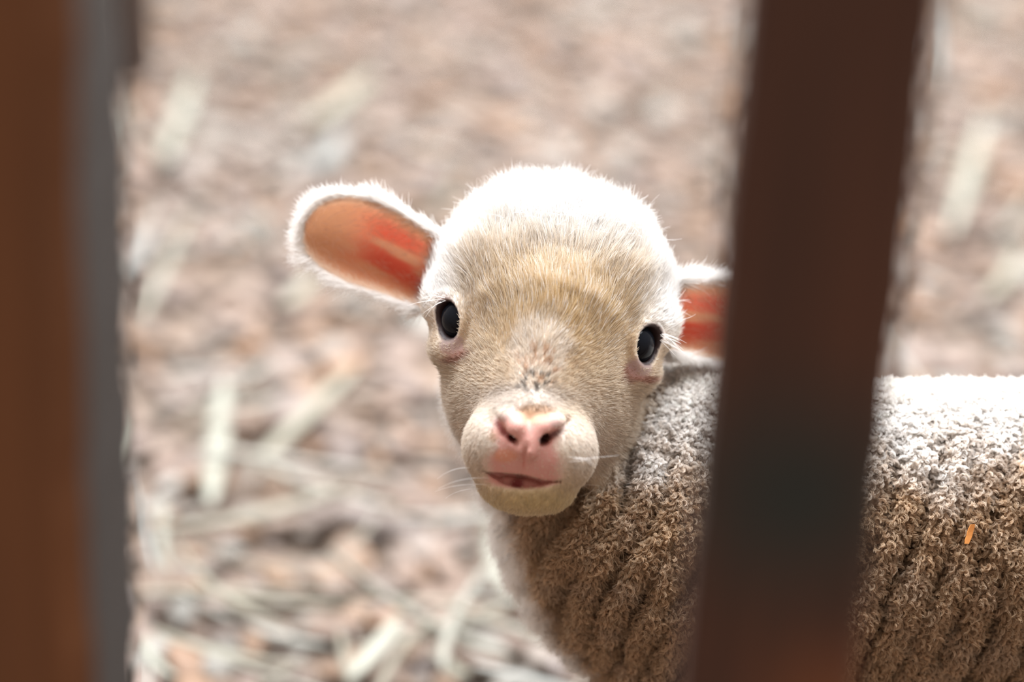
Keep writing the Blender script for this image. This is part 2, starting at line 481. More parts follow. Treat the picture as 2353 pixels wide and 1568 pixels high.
def surface_nets(F, gx, gy, gz):
    ins = F < 0
    nx, ny, nz = F.shape
    c = np.zeros((nx - 1, ny - 1, nz - 1), dtype=np.uint8)
    for dx in (0, 1):
        for dy in (0, 1):
            for dz in (0, 1):
                c += ins[dx:nx - 1 + dx, dy:ny - 1 + dy, dz:nz - 1 + dz]
    act = (c > 0) & (c < 8)
    ids = np.full(act.shape, -1, dtype=np.int32)
    I = np.argwhere(act); ids[act] = np.arange(len(I))
    cor = np.array([(x, y, z) for x in (0, 1) for y in (0, 1) for z in (0, 1)])
    val = np.stack([F[I[:, 0] + x, I[:, 1] + y, I[:, 2] + z] for x, y, z in cor], 1)
    acc = np.zeros((len(I), 3)); cnt = np.zeros(len(I))
    for a in range(8):
        for b in range(a + 1, 8):
            if np.abs(cor[a] - cor[b]).sum() != 1: continue
            m = (val[:, a] < 0) != (val[:, b] < 0)
            t = val[m, a] / (val[m, a] - val[m, b])
            acc[m] += cor[a] + t[:, None] * (cor[b] - cor[a]); cnt[m] += 1
    pos = I + acc / cnt[:, None]
    V = np.stack([np.interp(pos[:, k], np.arange(len(g)), g) for k, g in enumerate((gx, gy, gz))], 1)
    quads = []
    for ax in range(3):
        sl0 = [slice(1, -1)] * 3; sl1 = [slice(1, -1)] * 3
        sl0[ax] = slice(0, -1); sl1[ax] = slice(1, None)
        a, b = ins[tuple(sl0)], ins[tuple(sl1)]
        E = np.argwhere(a != b); flip = a[a != b]
        off = [1, 1, 1]; off[ax] = 0
        E = E + off
        o1, o2 = [(1, 2), (2, 0), (0, 1)][ax]
        d1 = np.zeros(3, int); d1[o1] = 1; d2 = np.zeros(3, int); d2[o2] = 1
        q = [ids[tuple((E - k).T)] for k in (d1 + d2, d2, 0 * d1, d1)]
        q = np.stack(q, 1)
        q[~flip] = q[~flip][:, ::-1]
        quads.append(q)
    return V, np.concatenate(quads)

V, Q = surface_nets(FIELD, GUX, GVX, GWX)
def vert_normals(V, Q):
    n = np.cross(V[Q[:, 2]] - V[Q[:, 0]], V[Q[:, 3]] - V[Q[:, 1]])
    N = np.zeros_like(V)
    for k in range(4): np.add.at(N, Q[:, k], n)
    return unit(N)
def relax(V, Q, it, lam=0.5):
    for _ in range(it):
        A = np.zeros_like(V); c = np.zeros(len(V))
        for k in range(4):
            np.add.at(A, Q[:, k], V[Q[:, (k + 1) % 4]] + V[Q[:, k - 1]]); np.add.at(c, Q[:, k], 2)
        V = V + lam * (A / c[:, None] - V)
    return V
V = relax(V, Q, 1, 0.4)
NV = vert_normals(V, Q)

def headness(p):                                      # 1 on the head, 0 on the woolly body
    a, d, c = head_local(p[..., 0], p[..., 1], p[..., 2])
    lim = np.interp(d, [60, 130, 200, 270, 340, 430], [345, 298, 252, 206, 176, 160])
    q = np.sqrt((a / lim) ** 2 + (np.minimum(d + 30, 0) / 480) ** 2)
    keep = smooth(1.06, 0.94, q) * smooth(470, 430, d)
    return keep * smooth(-230, -150, c - 0.62 * np.maximum(d - 120, 0))

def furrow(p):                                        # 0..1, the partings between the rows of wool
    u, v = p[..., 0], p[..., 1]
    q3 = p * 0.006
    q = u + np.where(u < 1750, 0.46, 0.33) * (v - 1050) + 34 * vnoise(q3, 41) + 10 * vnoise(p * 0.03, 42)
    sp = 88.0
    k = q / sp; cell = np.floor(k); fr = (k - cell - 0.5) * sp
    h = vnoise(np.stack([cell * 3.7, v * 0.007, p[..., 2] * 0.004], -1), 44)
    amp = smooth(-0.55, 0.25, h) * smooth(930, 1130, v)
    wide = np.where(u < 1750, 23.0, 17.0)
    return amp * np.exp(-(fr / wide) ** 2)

HN = headness(V)
woolly = (1 - HN) * smooth(-560, -420, body_local(V[:, 0], V[:, 1], V[:, 2])[2])
V = V + NV * (woolly * (-64 * furrow(V) + 7 * vnoise(V * 0.035, 51) + 4 * vnoise(V * 0.075, 52)))[:, None]
NV = vert_normals(V, Q)

# ---- colours of skin and hair
CREAM, WHITE, YELLOW = np.array([0.78, 0.675, 0.555]), np.array([0.90, 0.875, 0.85]), np.array([0.75, 0.575, 0.335])
WOOL, SHADE_DIRT, PINK, ROSE, BROWN = np.array([0.90, 0.86, 0.82]), np.array([0.58, 0.405, 0.25]), np.array([0.64, 0.315, 0.265]), np.array([0.52, 0.15, 0.115]), np.array([0.36, 0.20, 0.09])
def mix(a, b, t):
    return a + (np.asarray(b) - a) * np.clip(t, 0, 1)[..., None]

def spot(p, up, vp, ru, rv, ang=0.0, w=None):         # soft patch of pigment at a place on the face
    k = FPX / (FPX - p[..., 2])
    x, y = 1176.5 + (p[..., 0] - 1176.5) * k - up, 784 + (p[..., 1] - 784) * k - vp
    ca, sa = math.cos(ang), math.sin(ang)
    x, y = x * ca + y * sa, -x * sa + y * ca
    t = np.exp(-((x / ru) ** 2 + (y / rv) ** 2))
    return t * smooth(-240, -140, p[..., 2])

def bare(p):                                          # naked skin of nose, lips and lids
    b = spot(p, 1218, 975, 96, 40) * 1.4 + spot(p, 1207, 1030, 60, 50) * 1.2 + spot(p, 1202, 1066, 108, 36) * 1.1
    b = b + spot(p, 1200, 1106, 92, 20) * 1.2
    b = smooth(0.35, 1.0, b)
    for ctr, R, n, l, s_ in EYES:
        q = p - (ctr + n * (R - 9))
        e = np.sqrt((q @ l) ** 2 + ((q @ s_) / 0.8) ** 2)
        b = np.maximum(b, smooth(53, 47, e) * (np.abs(q @ n) < 60))
    for up, vp in ((1040, 795), (1468, 848)):
        b = np.maximum(b, 0.85 * smooth(0.3, 0.7, spot(p, up, vp, 38, 31)))
    return b

def hair_color(p, N):
    a, d, c = head_local(p[:, 0], p[:, 1], p[:, 2])
    f = 0.5 + 0.5 * vnoise(p * 0.02, 61)
    col = np.tile(CREAM, (len(p), 1))
    fore = np.exp(-((a - 20) / 190) ** 2 - ((d + 30) / 130) ** 2)
    col = mix(col, YELLOW, fore * (0.75 + 0.4 * f))
    col = mix(col, WHITE, smooth(-120, -270, d) + smooth(160, 265, np.abs(a)) * smooth(40, -70, d))  # white crown; light on the sides of the head put into the hair
    col = mix(col, np.array([0.76, 0.68, 0.60]), smooth(0.05, 1.0, spot(p, 1115, 990, 70, 90) + spot(p, 1345, 1010, 70, 80)) * 0.8)
    col = mix(col, np.array([0.80, 0.68, 0.42]), spot(p, 1230, 1150, 160, 40))
    col = mix(col, np.array([0.60, 0.52, 0.45]), smooth(0.1, 0.8, spot(p, 1205, 918, 110, 40)))  # muzzle top darkened in colour to offset the light striking it
    patch = spot(p, 1235, 810, 75, 80)
    col = mix(col, np.array([0.86, 0.78, 0.69]), smooth(0.2, 0.6, patch + 0.15 * vnoise(p * 0.03, 67)) * 0.85)
    col = mix(col, np.array([0.60, 0.36, 0.20]), smooth(0.15, 0.6, vnoise(p * 0.11, 65)) * smooth(0.2, 0.7, spot(p, 1245, 840, 66, 50)) * 0.75)
    col = mix(col, np.array([0.14, 0.105, 0.08]), smooth(0.0, 0.4, vnoise(p * 0.13, 66)) * smooth(0.25, 0.7, spot(p, 1230, 880, 52, 28)) * 0.85)
    col = mix(col, BROWN, smooth(0.35, 0.8, spot(p, 1232, 945, 54, 25)) * 0.85)
    col = mix(col, BROWN * 1.3, smooth(0.4, 0.8, spot(p, 1140, 998, 16, 24, 0.5)) * 0.6)
    for up, vp, ru, rv, an in ((1055, 822, 40, 17, -0.35), (1446, 858, 26, 34, 0.6), (1480, 872, 34, 12, 0.1)):
        col = mix(col, np.array([0.40, 0.155, 0.10]), smooth(0.3, 0.85, spot(p, up, vp, ru, rv, an)) * 0.75)
    col = mix(col, np.array([0.42, 0.27, 0.22]), smooth(0.35, 0.9, spot(p, 1022, 690, 26, 15, 0.2) + spot(p, 1505, 757, 26, 15, 0.4)) * 0.7)
    col = mix(col, WHITE * 1.02, smooth(1270, 1150, p[:, 0] - 0.42 * (p[:, 1] - 1250)) * smooth(880, 1000, p[:, 1]) * smooth(40, -90, c))  # lit rim of the throat painted into the hair colour
    col = mix(col, np.array([0.25, 0.20, 0.085]), smooth(0.4, 0.9, spot(p, 1016, 865, 14, 34)) * 0.8)
    h = headness(p)
    _, yy, zz = body_local(p[:, 0], p[:, 1], p[:, 2])
    wool = np.tile(WOOL, (len(p), 1))
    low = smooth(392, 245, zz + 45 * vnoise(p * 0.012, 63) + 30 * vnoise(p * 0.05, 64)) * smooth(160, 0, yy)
    wool = mix(wool, SHADE_DIRT, low * (0.85 + 0.3 * f) * smooth(1130, 1250, p[:, 0] + 0.25 * (1300 - p[:, 1])))  # brown flank: some dirt, mostly shade painted into the wool
    edge = np.interp(p[:, 1], [1000, 1100, 1200, 1300, 1400, 1480, 1568], [1045, 1085, 1120, 1155, 1190, 1240, 1330])
    wool = mix(wool, WHITE * 1.02, smooth(80, 22, p[:, 0] - edge))  # lit outline of neck and breast painted white into the wool
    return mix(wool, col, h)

def skin_color(p, N):
    hc = hair_color(p, N)
    b = bare(p)
    f = 0.5 + 0.5 * vnoise(p * 0.04, 71)
    pk = np.tile(PINK, (len(p), 1))
    pk = mix(pk, np.array([0.46, 0.285, 0.245]), smooth(0.4, 0.9, spot(p, 1160, 957, 26, 18) + spot(p, 1280, 972, 28, 18)))  # nose wings darkened in colour to offset their bright highlight
    pk = mix(pk, np.array([0.66, 0.27, 0.15]), smooth(0.3, 0.8, spot(p, 1160, 1048, 36, 20)) * 0.7)
    pk = mix(pk, BROWN, smooth(0.25, 0.8, spot(p, 1228, 948, 52, 32)) * (0.55 + 0.45 * f))
    pk = mix(pk, np.array([0.52, 0.24, 0.20]), smooth(0.5, 0.9, spot(p, 1198, 1108, 80, 17)))
    pk = mix(pk, np.array([0.20, 0.035, 0.035]), smooth(0.4, 0.95, spot(p, 1188, 1112, 24, 18)))
    pk = mix(pk, np.array([0.16, 0.06, 0.06]), smooth(0.35, 0.9, spot(p, 1247, 1011, 14, 10) + spot(p, 1172, 1003, 22, 6, 0.75) + spot(p, 1280, 996, 20, 6, -0.4)))
    pk = mix(pk, ROSE, smooth(0.5, 1, spot(p, 1203, 1060, 4, 30)) * 0.8)
    k = FPX / (FPX - p[:, 2]); xy = np.stack([1176.5 + (p[:, 0] - 1176.5) * k, 784 + (p[:, 1] - 784) * k], 1)
    for pts, wd, cl in (((((1138, 950), (1144, 975), (1160, 996), (1182, 1014))), 8, (0.36, 0.11, 0.10)), (((1303, 972), (1296, 988), (1270, 1000), (1247, 1014)), 9, (0.17, 0.06, 0.055))):
        dmin = np.full(len(p), 1e3)
        for q0, q1 in zip(pts[:-1], pts[1:]):
            q0, q1 = np.array(q0, float), np.array(q1, float); e = q1 - q0
            t = np.clip(((xy - q0) @ e) / (e @ e), 0, 1)
            dmin = np.minimum(dmin, np.linalg.norm(xy - q0 - t[:, None] * e, axis=1))
        pk = mix(pk, np.array(cl), smooth(wd * 1.2, wd * 0.3, dmin) * smooth(-50, 50, p[:, 2]))
    lid = np.zeros(len(p))
    for ctr, R, n, l, s_ in EYES:
        q = p - (ctr + n * (R - 9)); x, y, z = q @ l, q @ s_, q @ n
        e = np.sqrt(x ** 2 + (y / 0.8) ** 2)
        lid = np.maximum(lid, smooth(54, 46, e) * (np.abs(z) < 60))
        pk = mix(pk, np.array([0.45, 0.32, 0.315]), smooth(100, 60, np.linalg.norm(q, axis=1)))
    pk = mix(pk, np.array([0.035, 0.018, 0.018]), lid)
    col = mix(hc, pk, b)
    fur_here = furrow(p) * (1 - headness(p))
    return mix(col, np.array([0.055, 0.036, 0.024]), fur_here * 0.8)  # shade of the partings painted into the skin colour

# ---- ears (cupped leaves, thick, sunk into the skull)
def ear(side):
    NT, NS = 44, 25
    B, T = (np.array([-270.0, -98, -200]), np.array([-600.0, -180, -215])) if side < 0 else (np.array([-268.0, -72, -200]), np.array([-600.0, -48, -400]))
    ax_ = unit(T - B)
    up_ = unit(np.array([0.18, -0.98, 0.0]) - ax_ * (np.array([0.18, -0.98, 0.0]) @ ax_)); fw = np.cross(ax_, up_)
    if fw[2] < 0: fw = -fw
    t = np.linspace(0, 1, NT)[:, None]; s = np.linspace(-1, 1, NS)[None, :]
    half = 100 * (1 - np.clip((t - 0.52) / 0.48, 0, 1) ** 2.4) ** 0.5 * (0.95 + 0.16 * np.clip(t / 0.5, 0, 1) - 0.06 * t)
    half = np.maximum(half, 3)
    lean = half * 0.10
    cup = half * (0.95 - 0.45 * t) * (1 - s ** 2) + 10 * t
    roll = half * 0.16 * smooth(0.72, 1.0, s)        # upper rim folds over a little
    P = B + ax_ * (t * np.linalg.norm(T - B))[..., None] * 1.0
    P = P + up_ * (s * half * (1 - 0.10 * s ** 2 * (1 - t)) - roll * 0.3)[..., None] + fw * (-cup + roll * 0.6 + 46)[..., None]
    P = P + up_ * (14 * np.sin(t * 2.6))[..., None]
    P = P * np.array([-side, 1, 1])                  # side -1: as it stands, 1: mirrored
    G = np.stack([EU + P[..., 0] * RC - P[..., 1] * RS, EV + P[..., 0] * RS + P[..., 1] * RC, P[..., 2]], -1)
    du = np.gradient(G, axis=0); dv = np.gradient(G, axis=1)
    n = unit(np.cross(du, dv)); 
    if n[NT // 2, NS // 2, 2] < 0: n = -n
    edge = np.maximum(np.abs(s), (t * 1.0) ** 6) ** 4
    th = (9 * (1 - edge) + 1.0)[..., None]
    inner, outer = G + n * 0, G - n * 2 * th
    idx = np.arange(NT * NS).reshape(NT, NS)
    q = np.stack([idx[:-1, :-1], idx[1:, :-1], idx[1:, 1:], idx[:-1, 1:]], -1).reshape(-1, 4)
    nn = np.cross(G[1, 0] - G[0, 0], G[0, 1] - G[0, 0])
    test = inner.reshape(-1, 3)
    k0 = q[len(q) // 2]; fn = np.cross(test[k0[2]] - test[k0[0]], test[k0[3]] - test[k0[1]])
    qi = q if fn @ n[NT // 2, NS // 2] > 0 else q[:, ::-1]
    qo = qi[:, ::-1] + NT * NS
    rim = np.concatenate([idx[:, 0], idx[-1, 1:], idx[::-1, -1][1:], idx[0, ::-1][1:]])
    rq = np.stack([rim[:-1], rim[1:], rim[1:] + NT * NS, rim[:-1] + NT * NS], 1)
    c0 = G.reshape(-1, 3).mean(0); k0 = rq[len(rq) // 4]
    VV = np.concatenate([inner.reshape(-1, 3), outer.reshape(-1, 3)])
    fn = np.cross(VV[k0[2]] - VV[k0[0]], VV[k0[3]] - VV[k0[1]])
    if fn @ (VV[k0[0]] - c0) < 0: rq = rq[:, ::-1]
    tt, ss = np.broadcast_to(t, (NT, NS)).ravel(), np.broadcast_to(s, (NT, NS)).ravel()
    p = inner.reshape(-1, 3)
    ci = np.tile(np.array([0.88, 0.46, 0.27]), (NT * NS, 1))
    vein = smooth(-0.45, 0.3, vnoise(np.stack([tt * 2.6 + 0.5 * ss, ss * 5.0 - 1.2 * tt, 0 * tt], -1), 83))
    ci = mix(ci, np.array([0.84, 0.15, 0.085]), vein * smooth(0.80, 0.40, tt) * smooth(0.95, 0.4, np.abs(ss - 0.1)))
    ci = mix(ci, np.array([0.66, 0.36, 0.20]), smooth(0.6, 1.0, tt) * 0.7)
    ci = mix(ci, np.array([0.80, 0.56, 0.38]), smooth(0.70, 0.95, np.abs(ss)) * 0.7)
    ci = mix(ci, WHITE, smooth(0.93, 1.0, np.abs(ss)) * 0.8)
    co = np.tile(WHITE, (NT * NS, 1))
    return VV, np.concatenate([qi, qo, rq]), np.concatenate([ci, co]), len(qi), n.reshape(-1, 3), fw, tt, ss

EAR = [ear(-1), ear(1)]
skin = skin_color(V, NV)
allV, allQ, allC, allM = [V], [Q], [skin], [np.zeros(len(Q), int)]
off = len(V)
for e in EAR:
    allV.append(e[0]); allQ.append(e[1] + off); allC.append(e[2]); allM.append(np.ones(len(e[1]), int)); off += len(e[0])
VV, QQ = np.concatenate(allV), np.concatenate(allQ)
LB = to_world(body_pt(2300, 0, 0)); LB[2] = 0
lamb = bpy.data.objects.new('lamb', None); C.objects.link(lamb); lamb.location = Vector(LB)
tag(lamb, 'white newborn lamb with pink ears looking out between the fence uprights', 'lamb')
me = new_mesh('body', to_world(VV), QQ, [M_skin, M_ear], True, np.concatenate(allM))
color_attr(me, 'tint', np.concatenate(allC))
body = link('body', me, lamb)

# ---- eyes and hooves
for ctr, R, n, l, s_ in EYES:
    bm = bmesh.new(); bmesh.ops.create_uvsphere(bm, u_segments=40, v_segments=24, radius=R * PX)
    for f in bm.faces: f.smooth = True
    me = bpy.data.meshes.new('eye'); bm.to_mesh(me); bm.free(); me.materials.append(M_eye)
    tag(link('eye', me, lamb, Vector(to_world(ctr))), 'glossy dark eye')
for p in HOOVES:
    if True:
        p = p.copy(); p[2] = ground_h(p[0], p[1]) + 0.0125
        bm = bmesh.new(); bmesh.ops.create_cone(bm, cap_ends=True, segments=14, radius1=0.016, radius2=0.011, depth=0.024)
        bmesh.ops.scale(bm, vec=(1.25, 0.9, 1), verts=bm.verts)
        bmesh.ops.bevel(bm, geom=[e for e in bm.edges if e.is_boundary is False and abs(e.verts[0].co.z - e.verts[1].co.z) < 1e-6], offset=0.002, segments=2, affect='EDGES')
        me = bpy.data.meshes.new('hoof'); bm.to_mesh(me); bm.free(); me.materials.append(M_hoof)
        link('hoof', me, lamb, Vector(p))

# ---- hair
def hair_object(name, pts, radius, tint, mat):        # pts (N, K, 3) in lamb units
    N, K, _ = pts.shape
    h = bpy.data.hair_curves.new(name)
    h.add_curves([K] * N)
    h.position_data.foreach_set('vector', to_world(pts).astype(np.float32).ravel())
    a = h.attributes.get('radius') or h.attributes.new('radius', 'FLOAT', 'POINT')
    a.data.foreach_set('value', (radius * PX).astype(np.float32).ravel())
    c = h.attributes.new('tint', 'FLOAT_COLOR', 'CURVE')
    cc = np.ones((N, 4), np.float32); cc[:, :3] = tint
    c.data.foreach_set('color', cc.ravel())
    h.materials.append(mat)
    o = link(name, h, lamb)
    o['kind'] = 'stuff'
    return o

def sample(V, Q, N, dens_face, count):
    A = np.concatenate([Q[:, [0, 1, 2]], Q[:, [0, 2, 3]]])
    ar = np.linalg.norm(np.cross(V[A[:, 1]] - V[A[:, 0]], V[A[:, 2]] - V[A[:, 0]]), axis=1) * np.concatenate([dens_face, dens_face])
    k = rng.choice(len(A), count, p=ar / ar.sum())
    r1, r2 = np.sqrt(rng.random(count)), rng.random(count)
    b = np.stack([1 - r1, r1 * (1 - r2), r1 * r2], 1)
    P = (V[A[k]] * b[..., None]).sum(1); n = unit((N[A[k]] * b[..., None]).sum(1))
    return P, n

def grow(P, n, flow, length, lift, K, wob, curl=0.0, turns=1.0, phase=None, droop=None):
    t = np.linspace(0, 1, K)
    tang = unit(flow - n * (flow * n).sum(1, keepdims=True))
    d0 = unit(tang * np.cos(lift)[:, None] + n * np.sin(lift)[:, None])
    d1 = unit(tang * np.cos(lift * 0.6)[:, None] + n * np.sin(lift * 0.6)[:, None] + wob)
    pts = P[:, None] + (d0[:, None] * (t - 0.5 * t ** 2)[None, :, None] + d1[:, None] * (0.5 * t ** 2)[None, :, None]) * length[:, None, None]
    if np.any(curl):
        e1 = unit(np.cross(d0, n + 0.01)); e2 = np.cross(d0, e1)
        th = phase[:, None] + t[None] * turns * 2 * math.pi
        amp = (np.asarray(curl) * np.ones(len(P)))[:, None] * np.minimum(t * 2.5, 1)[None]
        pts = pts + e1[:, None] * (np.cos(th) * amp)[..., None] + e2[:, None] * (np.sin(th) * amp)[..., None]
    return pts

QC = V[Q].mean(1); QN = unit(NV[Q].mean(1))
front_face = smooth(-0.35, 0.1, QN[:, 2]) * 0.85 + 0.15
HNq = headness(QC)

# head
NH = 120000
lidq = np.ones(len(QC))
for ctr, R, nn, l, s_ in EYES:
    q = QC - (ctr + nn * (R - 9))
    lidq *= smooth(53, 58, np.sqrt((q @ l) ** 2 + ((q @ s_) / 0.8) ** 2)) + (np.abs(q @ nn) > 70)
P, n = sample(V, Q, NV, HNq * front_face * (1 - 0.93 * bare(QC)) * np.clip(lidq, 0, 1), NH)
a, d, c = head_local(P[:, 0], P[:, 1], P[:, 2])
tip = head_pt(-15, 150, 250)
flow = P - tip
flow = flow * np.array([1, 1, 0.6])
up_amt = smooth(60, -120, d)
flow = unit(flow) + np.outer(up_amt, [0, -0.7, 0])
side = 0.55 * vnoise(P * 0.010, 91)[:, None] * np.array([1, 0.3, 0]) + 0.5 * vnoise(P * 0.03, 92)[:, None] * np.array([1, -0.3, 0])
flow = unit(flow + side + rng.normal(0, 0.12, P.shape))
ln = 22 + 30 * smooth(60, -90, d) + 22 * smooth(-190, -300, d) + 8 * smooth(150, 240, np.abs(a))
muz = smooth(0.25, 0.75, spot(P, 1215, 1010, 190, 190))
ln = ln * (1 - 0.55 * muz) * (1 - 0.6 * bare(P))
for ctr, R, nn, l, s_ in EYES:
    ln = ln * (0.3 + 0.7 * smooth(60, 130, np.linalg.norm(P - ctr - nn * R, axis=1)))
ln = ln * rng.uniform(0.65, 1.25, NH) * (1 + 0.35 * smooth(-150, -290, d) * vnoise(P * 0.022, 95))
lift = 0.30 + 0.55 * smooth(-150, -300, d) + rng.normal(0, 0.12, NH) + 0.15 * vnoise(P * 0.02, 93)
wob = rng.normal(0, 0.16, P.shape) * (1 + 1.3 * smooth(-200, -310, d))[:, None] + 0.3 * np.stack([vnoise(P * 0.025, 94 + k) for k in range(3)], 1)
pts = grow(P, n, flow, ln, lift, 6, wob)
tint = hair_color(P, n) * rng.uniform(0.80, 1.10, (NH, 1))
stray = (rng.random(NH) < 0.16 * smooth(90, -60, d)) * (1 - bare(P))
tint = mix(tint, WHITE * 1.05, stray * 0.85)
rad = np.outer(rng.uniform(0.35, 0.6, NH) * (1 + 0.5 * stray), np.array([1, 1, 0.95, 0.8, 0.55, 0.2]))
hair_object('face_hair', pts, rad, np.clip(tint, 0, 0.95), M_fur)

# loose fluff on the crown
NW = 2600
P, n = sample(V, Q, NV, HNq * smooth(-225, -300, head_local(QC[:, 0], QC[:, 1], QC[:, 2])[1]), NW)
flow = rng.normal(0, 1, P.shape)
pts = grow(P, n, flow, rng.uniform(40, 85, NW) * (1 + 0.4 * vnoise(P * 0.02, 96)), np.clip(rng.normal(0.8, 0.3, NW), 0.2, 1.5), 9, rng.normal(0, 0.5, P.shape), np.full(NW, 2.0), 0.8, rng.uniform(0, 6.28, NW))
hair_object('crown_fluff', pts, np.outer(rng.uniform(0.28, 0.42, NW), np.array([1, 1, 1, 1, 0.95, 0.9, 0.8, 0.6, 0.3])), np.tile(WHITE * 1.03, (NW, 1)), M_fur)

# fleece: locks of crimped wool
NL, HPL = 60000, 7
_, yyq, zzq = body_local(QC[:, 0], QC[:, 1], QC[:, 2])
inview = np.where((QC[:, 0] < 2480) & (QC[:, 1] < 1660), 1.0, 0.22)
legs = smooth(-560, -420, zzq) * 0.9 + 0.1
P, n = sample(V, Q, NV, (1 - HNq) * front_face * inview * legs * (1 - furrow(QC)) ** 2 * (0.04 + 0.96 * smooth(1170, 1290, QC[:, 0] - 0.35 * (QC[:, 1] - 1250))), NL)
fv = furrow(P)
nearneck = smooth(1320, 1180, P[:, 0] + 0.0 * P[:, 1]) * smooth(1500, 1380, P[:, 1])
_, yy, zz = body_local(P[:, 0], P[:, 1], P[:, 2])
down = np.array([0, CP, -SP]) + 0.0
flow = np.tile(down, (NL, 1)) + rng.normal(0, 0.5, P.shape) + np.array([-0.25, 0, 0])
lift = np.clip(rng.normal(0.95, 0.25, NL), 0.4, 1.5)
L = (32 - 17 * fv) * rng.uniform(0.75, 1.2, NL) * (1 - 0.6 * smooth(-420, -600, zz))
ph = rng.uniform(0, 6.28, NL)
rep = lambda x: np.repeat(x, HPL, axis=0)
Pn, nn_ = rep(P), rep(n)
e1 = unit(np.cross(nn_, np.array([0.3, 0.2, 0.9]))); e2 = np.cross(nn_, e1)
rr = np.sqrt(rng.random(NL * HPL)) * 5.0; aa = rng.uniform(0, 6.28, NL * HPL)
offs = e1 * (rr * np.cos(aa))[:, None] + e2 * (rr * np.sin(aa))[:, None]
pts = grow(Pn + offs, nn_, rep(flow), rep(L) * rng.uniform(0.85, 1.1, NL * HPL), rep(lift), 9, rep(rng.normal(0, 0.25, P.shape)),
           rep((3.9 - 1.6 * nearneck) * rng.uniform(0.7, 1.2, NL)), 1.7, rep(ph) + rng.normal(0, 0.25, NL * HPL))
t9 = np.linspace(0, 1, 9)
pts = pts - offs[:, None] * (0.45 * t9)[None, :, None]
tint = rep(mix(hair_color(P, n), np.array([0.13, 0.085, 0.05]), fv * 0.8) * rng.uniform(0.78, 1.12, (NL, 1)))  # locks inside the partings tinted dark, shade put into the wool
rad = np.outer(rng.uniform(0.6, 0.9, NL * HPL), np.array([1, 1, 1, 1, 1, 0.95, 0.85, 0.7, 0.4]))
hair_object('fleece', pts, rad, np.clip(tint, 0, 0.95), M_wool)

# soft straight fuzz over the throat and the edges of the wool
NF = 34000
P, n = sample(V, Q, NV, (1 - HNq) * front_face * smooth(1700, 1250, QC[:, 0]) * (QC[:, 1] < 1660) * (1 - furrow(QC)), NF)
flow = np.tile(down, (NF, 1)) + rng.normal(0, 0.5, P.shape)
pts = grow(P, n, flow, rng.uniform(25, 52, NF), np.clip(rng.normal(0.7, 0.3, NF), 0.2, 1.5), 6, rng.normal(0, 0.35, P.shape))
hair_object('throat_hair', pts, np.outer(rng.uniform(0.3, 0.5, NF), np.array([1, 1, 0.95, 0.8, 0.55, 0.2])), np.clip(hair_color(P, n) * 1.02, 0, 0.95), M_fur)

# ears
for e, sd in zip(EAR, (-1, 1)):
    Ve, Qe, Ce, ni, nrm, fw, tt, ss = e
    M = len(nrm)
    Nfull = np.concatenate([nrm, -nrm])
    dens = np.concatenate([np.zeros(ni), np.full(ni, 0.45), np.full(len(Qe) - 2 * ni, 14.0)])
    NE = 20000
    P, n = sample(Ve, Qe, Nfull, dens, NE)
    ctr_line = Ve[:M].reshape(44, 25, 3)[:, 12]
    axd = unit(ctr_line[-1] - ctr_line[0])
    near = ctr_line[np.argmin(((P[:, None, :2] - ctr_line[None, ::4, :2]) ** 2).sum(-1), 1) * 4]
    outw = unit(P - near)
    isrim = (np.linalg.norm(P - near, axis=1) > 40)
    n2 = unit(n + outw * 0.9)
    flow = axd * 0.8 + outw * 0.55 + rng.normal(0, 0.22, P.shape)
    lnE = rng.uniform(24, 58, NE) * (1 + 0.5 * vnoise(P * 0.03, 97))
    pts = grow(P, n2, flow, lnE, np.clip(rng.normal(0.45, 0.2, NE), 0.1, 1.2), 6, rng.normal(0, 0.25, P.shape))
    hair_object('ear_hair', pts, np.outer(rng.uniform(0.35, 0.6, NE), np.array([1, 1, 0.95, 0.8, 0.55, 0.2])), np.tile(WHITE * 1.03, (NE, 1)), M_fur)
    # downy hairs on the inner side along the rim and root
    densi = np.concatenate([np.ones(ni), np.zeros(len(Qe) - ni)])
    fc = Qe[:ni]
    sa = np.abs(ss)[fc].mean(1); ta = tt[fc].mean(1); sg = ss[fc].mean(1)
    densi[:ni] = smooth(0.90, 1.0, sa) * 1.6 + smooth(0.15, 0.9, sg) * smooth(0.75, 0.25, ta) * 0.6 + 0.03
    NI = 2600
    P, n = sample(Ve, Qe, Nfull, densi, NI)
    flow = axd + rng.normal(0, 0.5, P.shape) + np.array([0, 0.2, 0])
    pts = grow(P, n, flow, rng.uniform(14, 34, NI), np.clip(rng.normal(0.5, 0.2, NI), 0.1, 1.2), 6, rng.normal(0, 0.3, P.shape))
    hair_object('ear_hair', pts, np.outer(rng.uniform(0.3, 0.5, NI), np.array([1, 1, 0.95, 0.8, 0.55, 0.2])), np.tile(np.array([0.88, 0.70, 0.55]), (NI, 1)), M_fur)

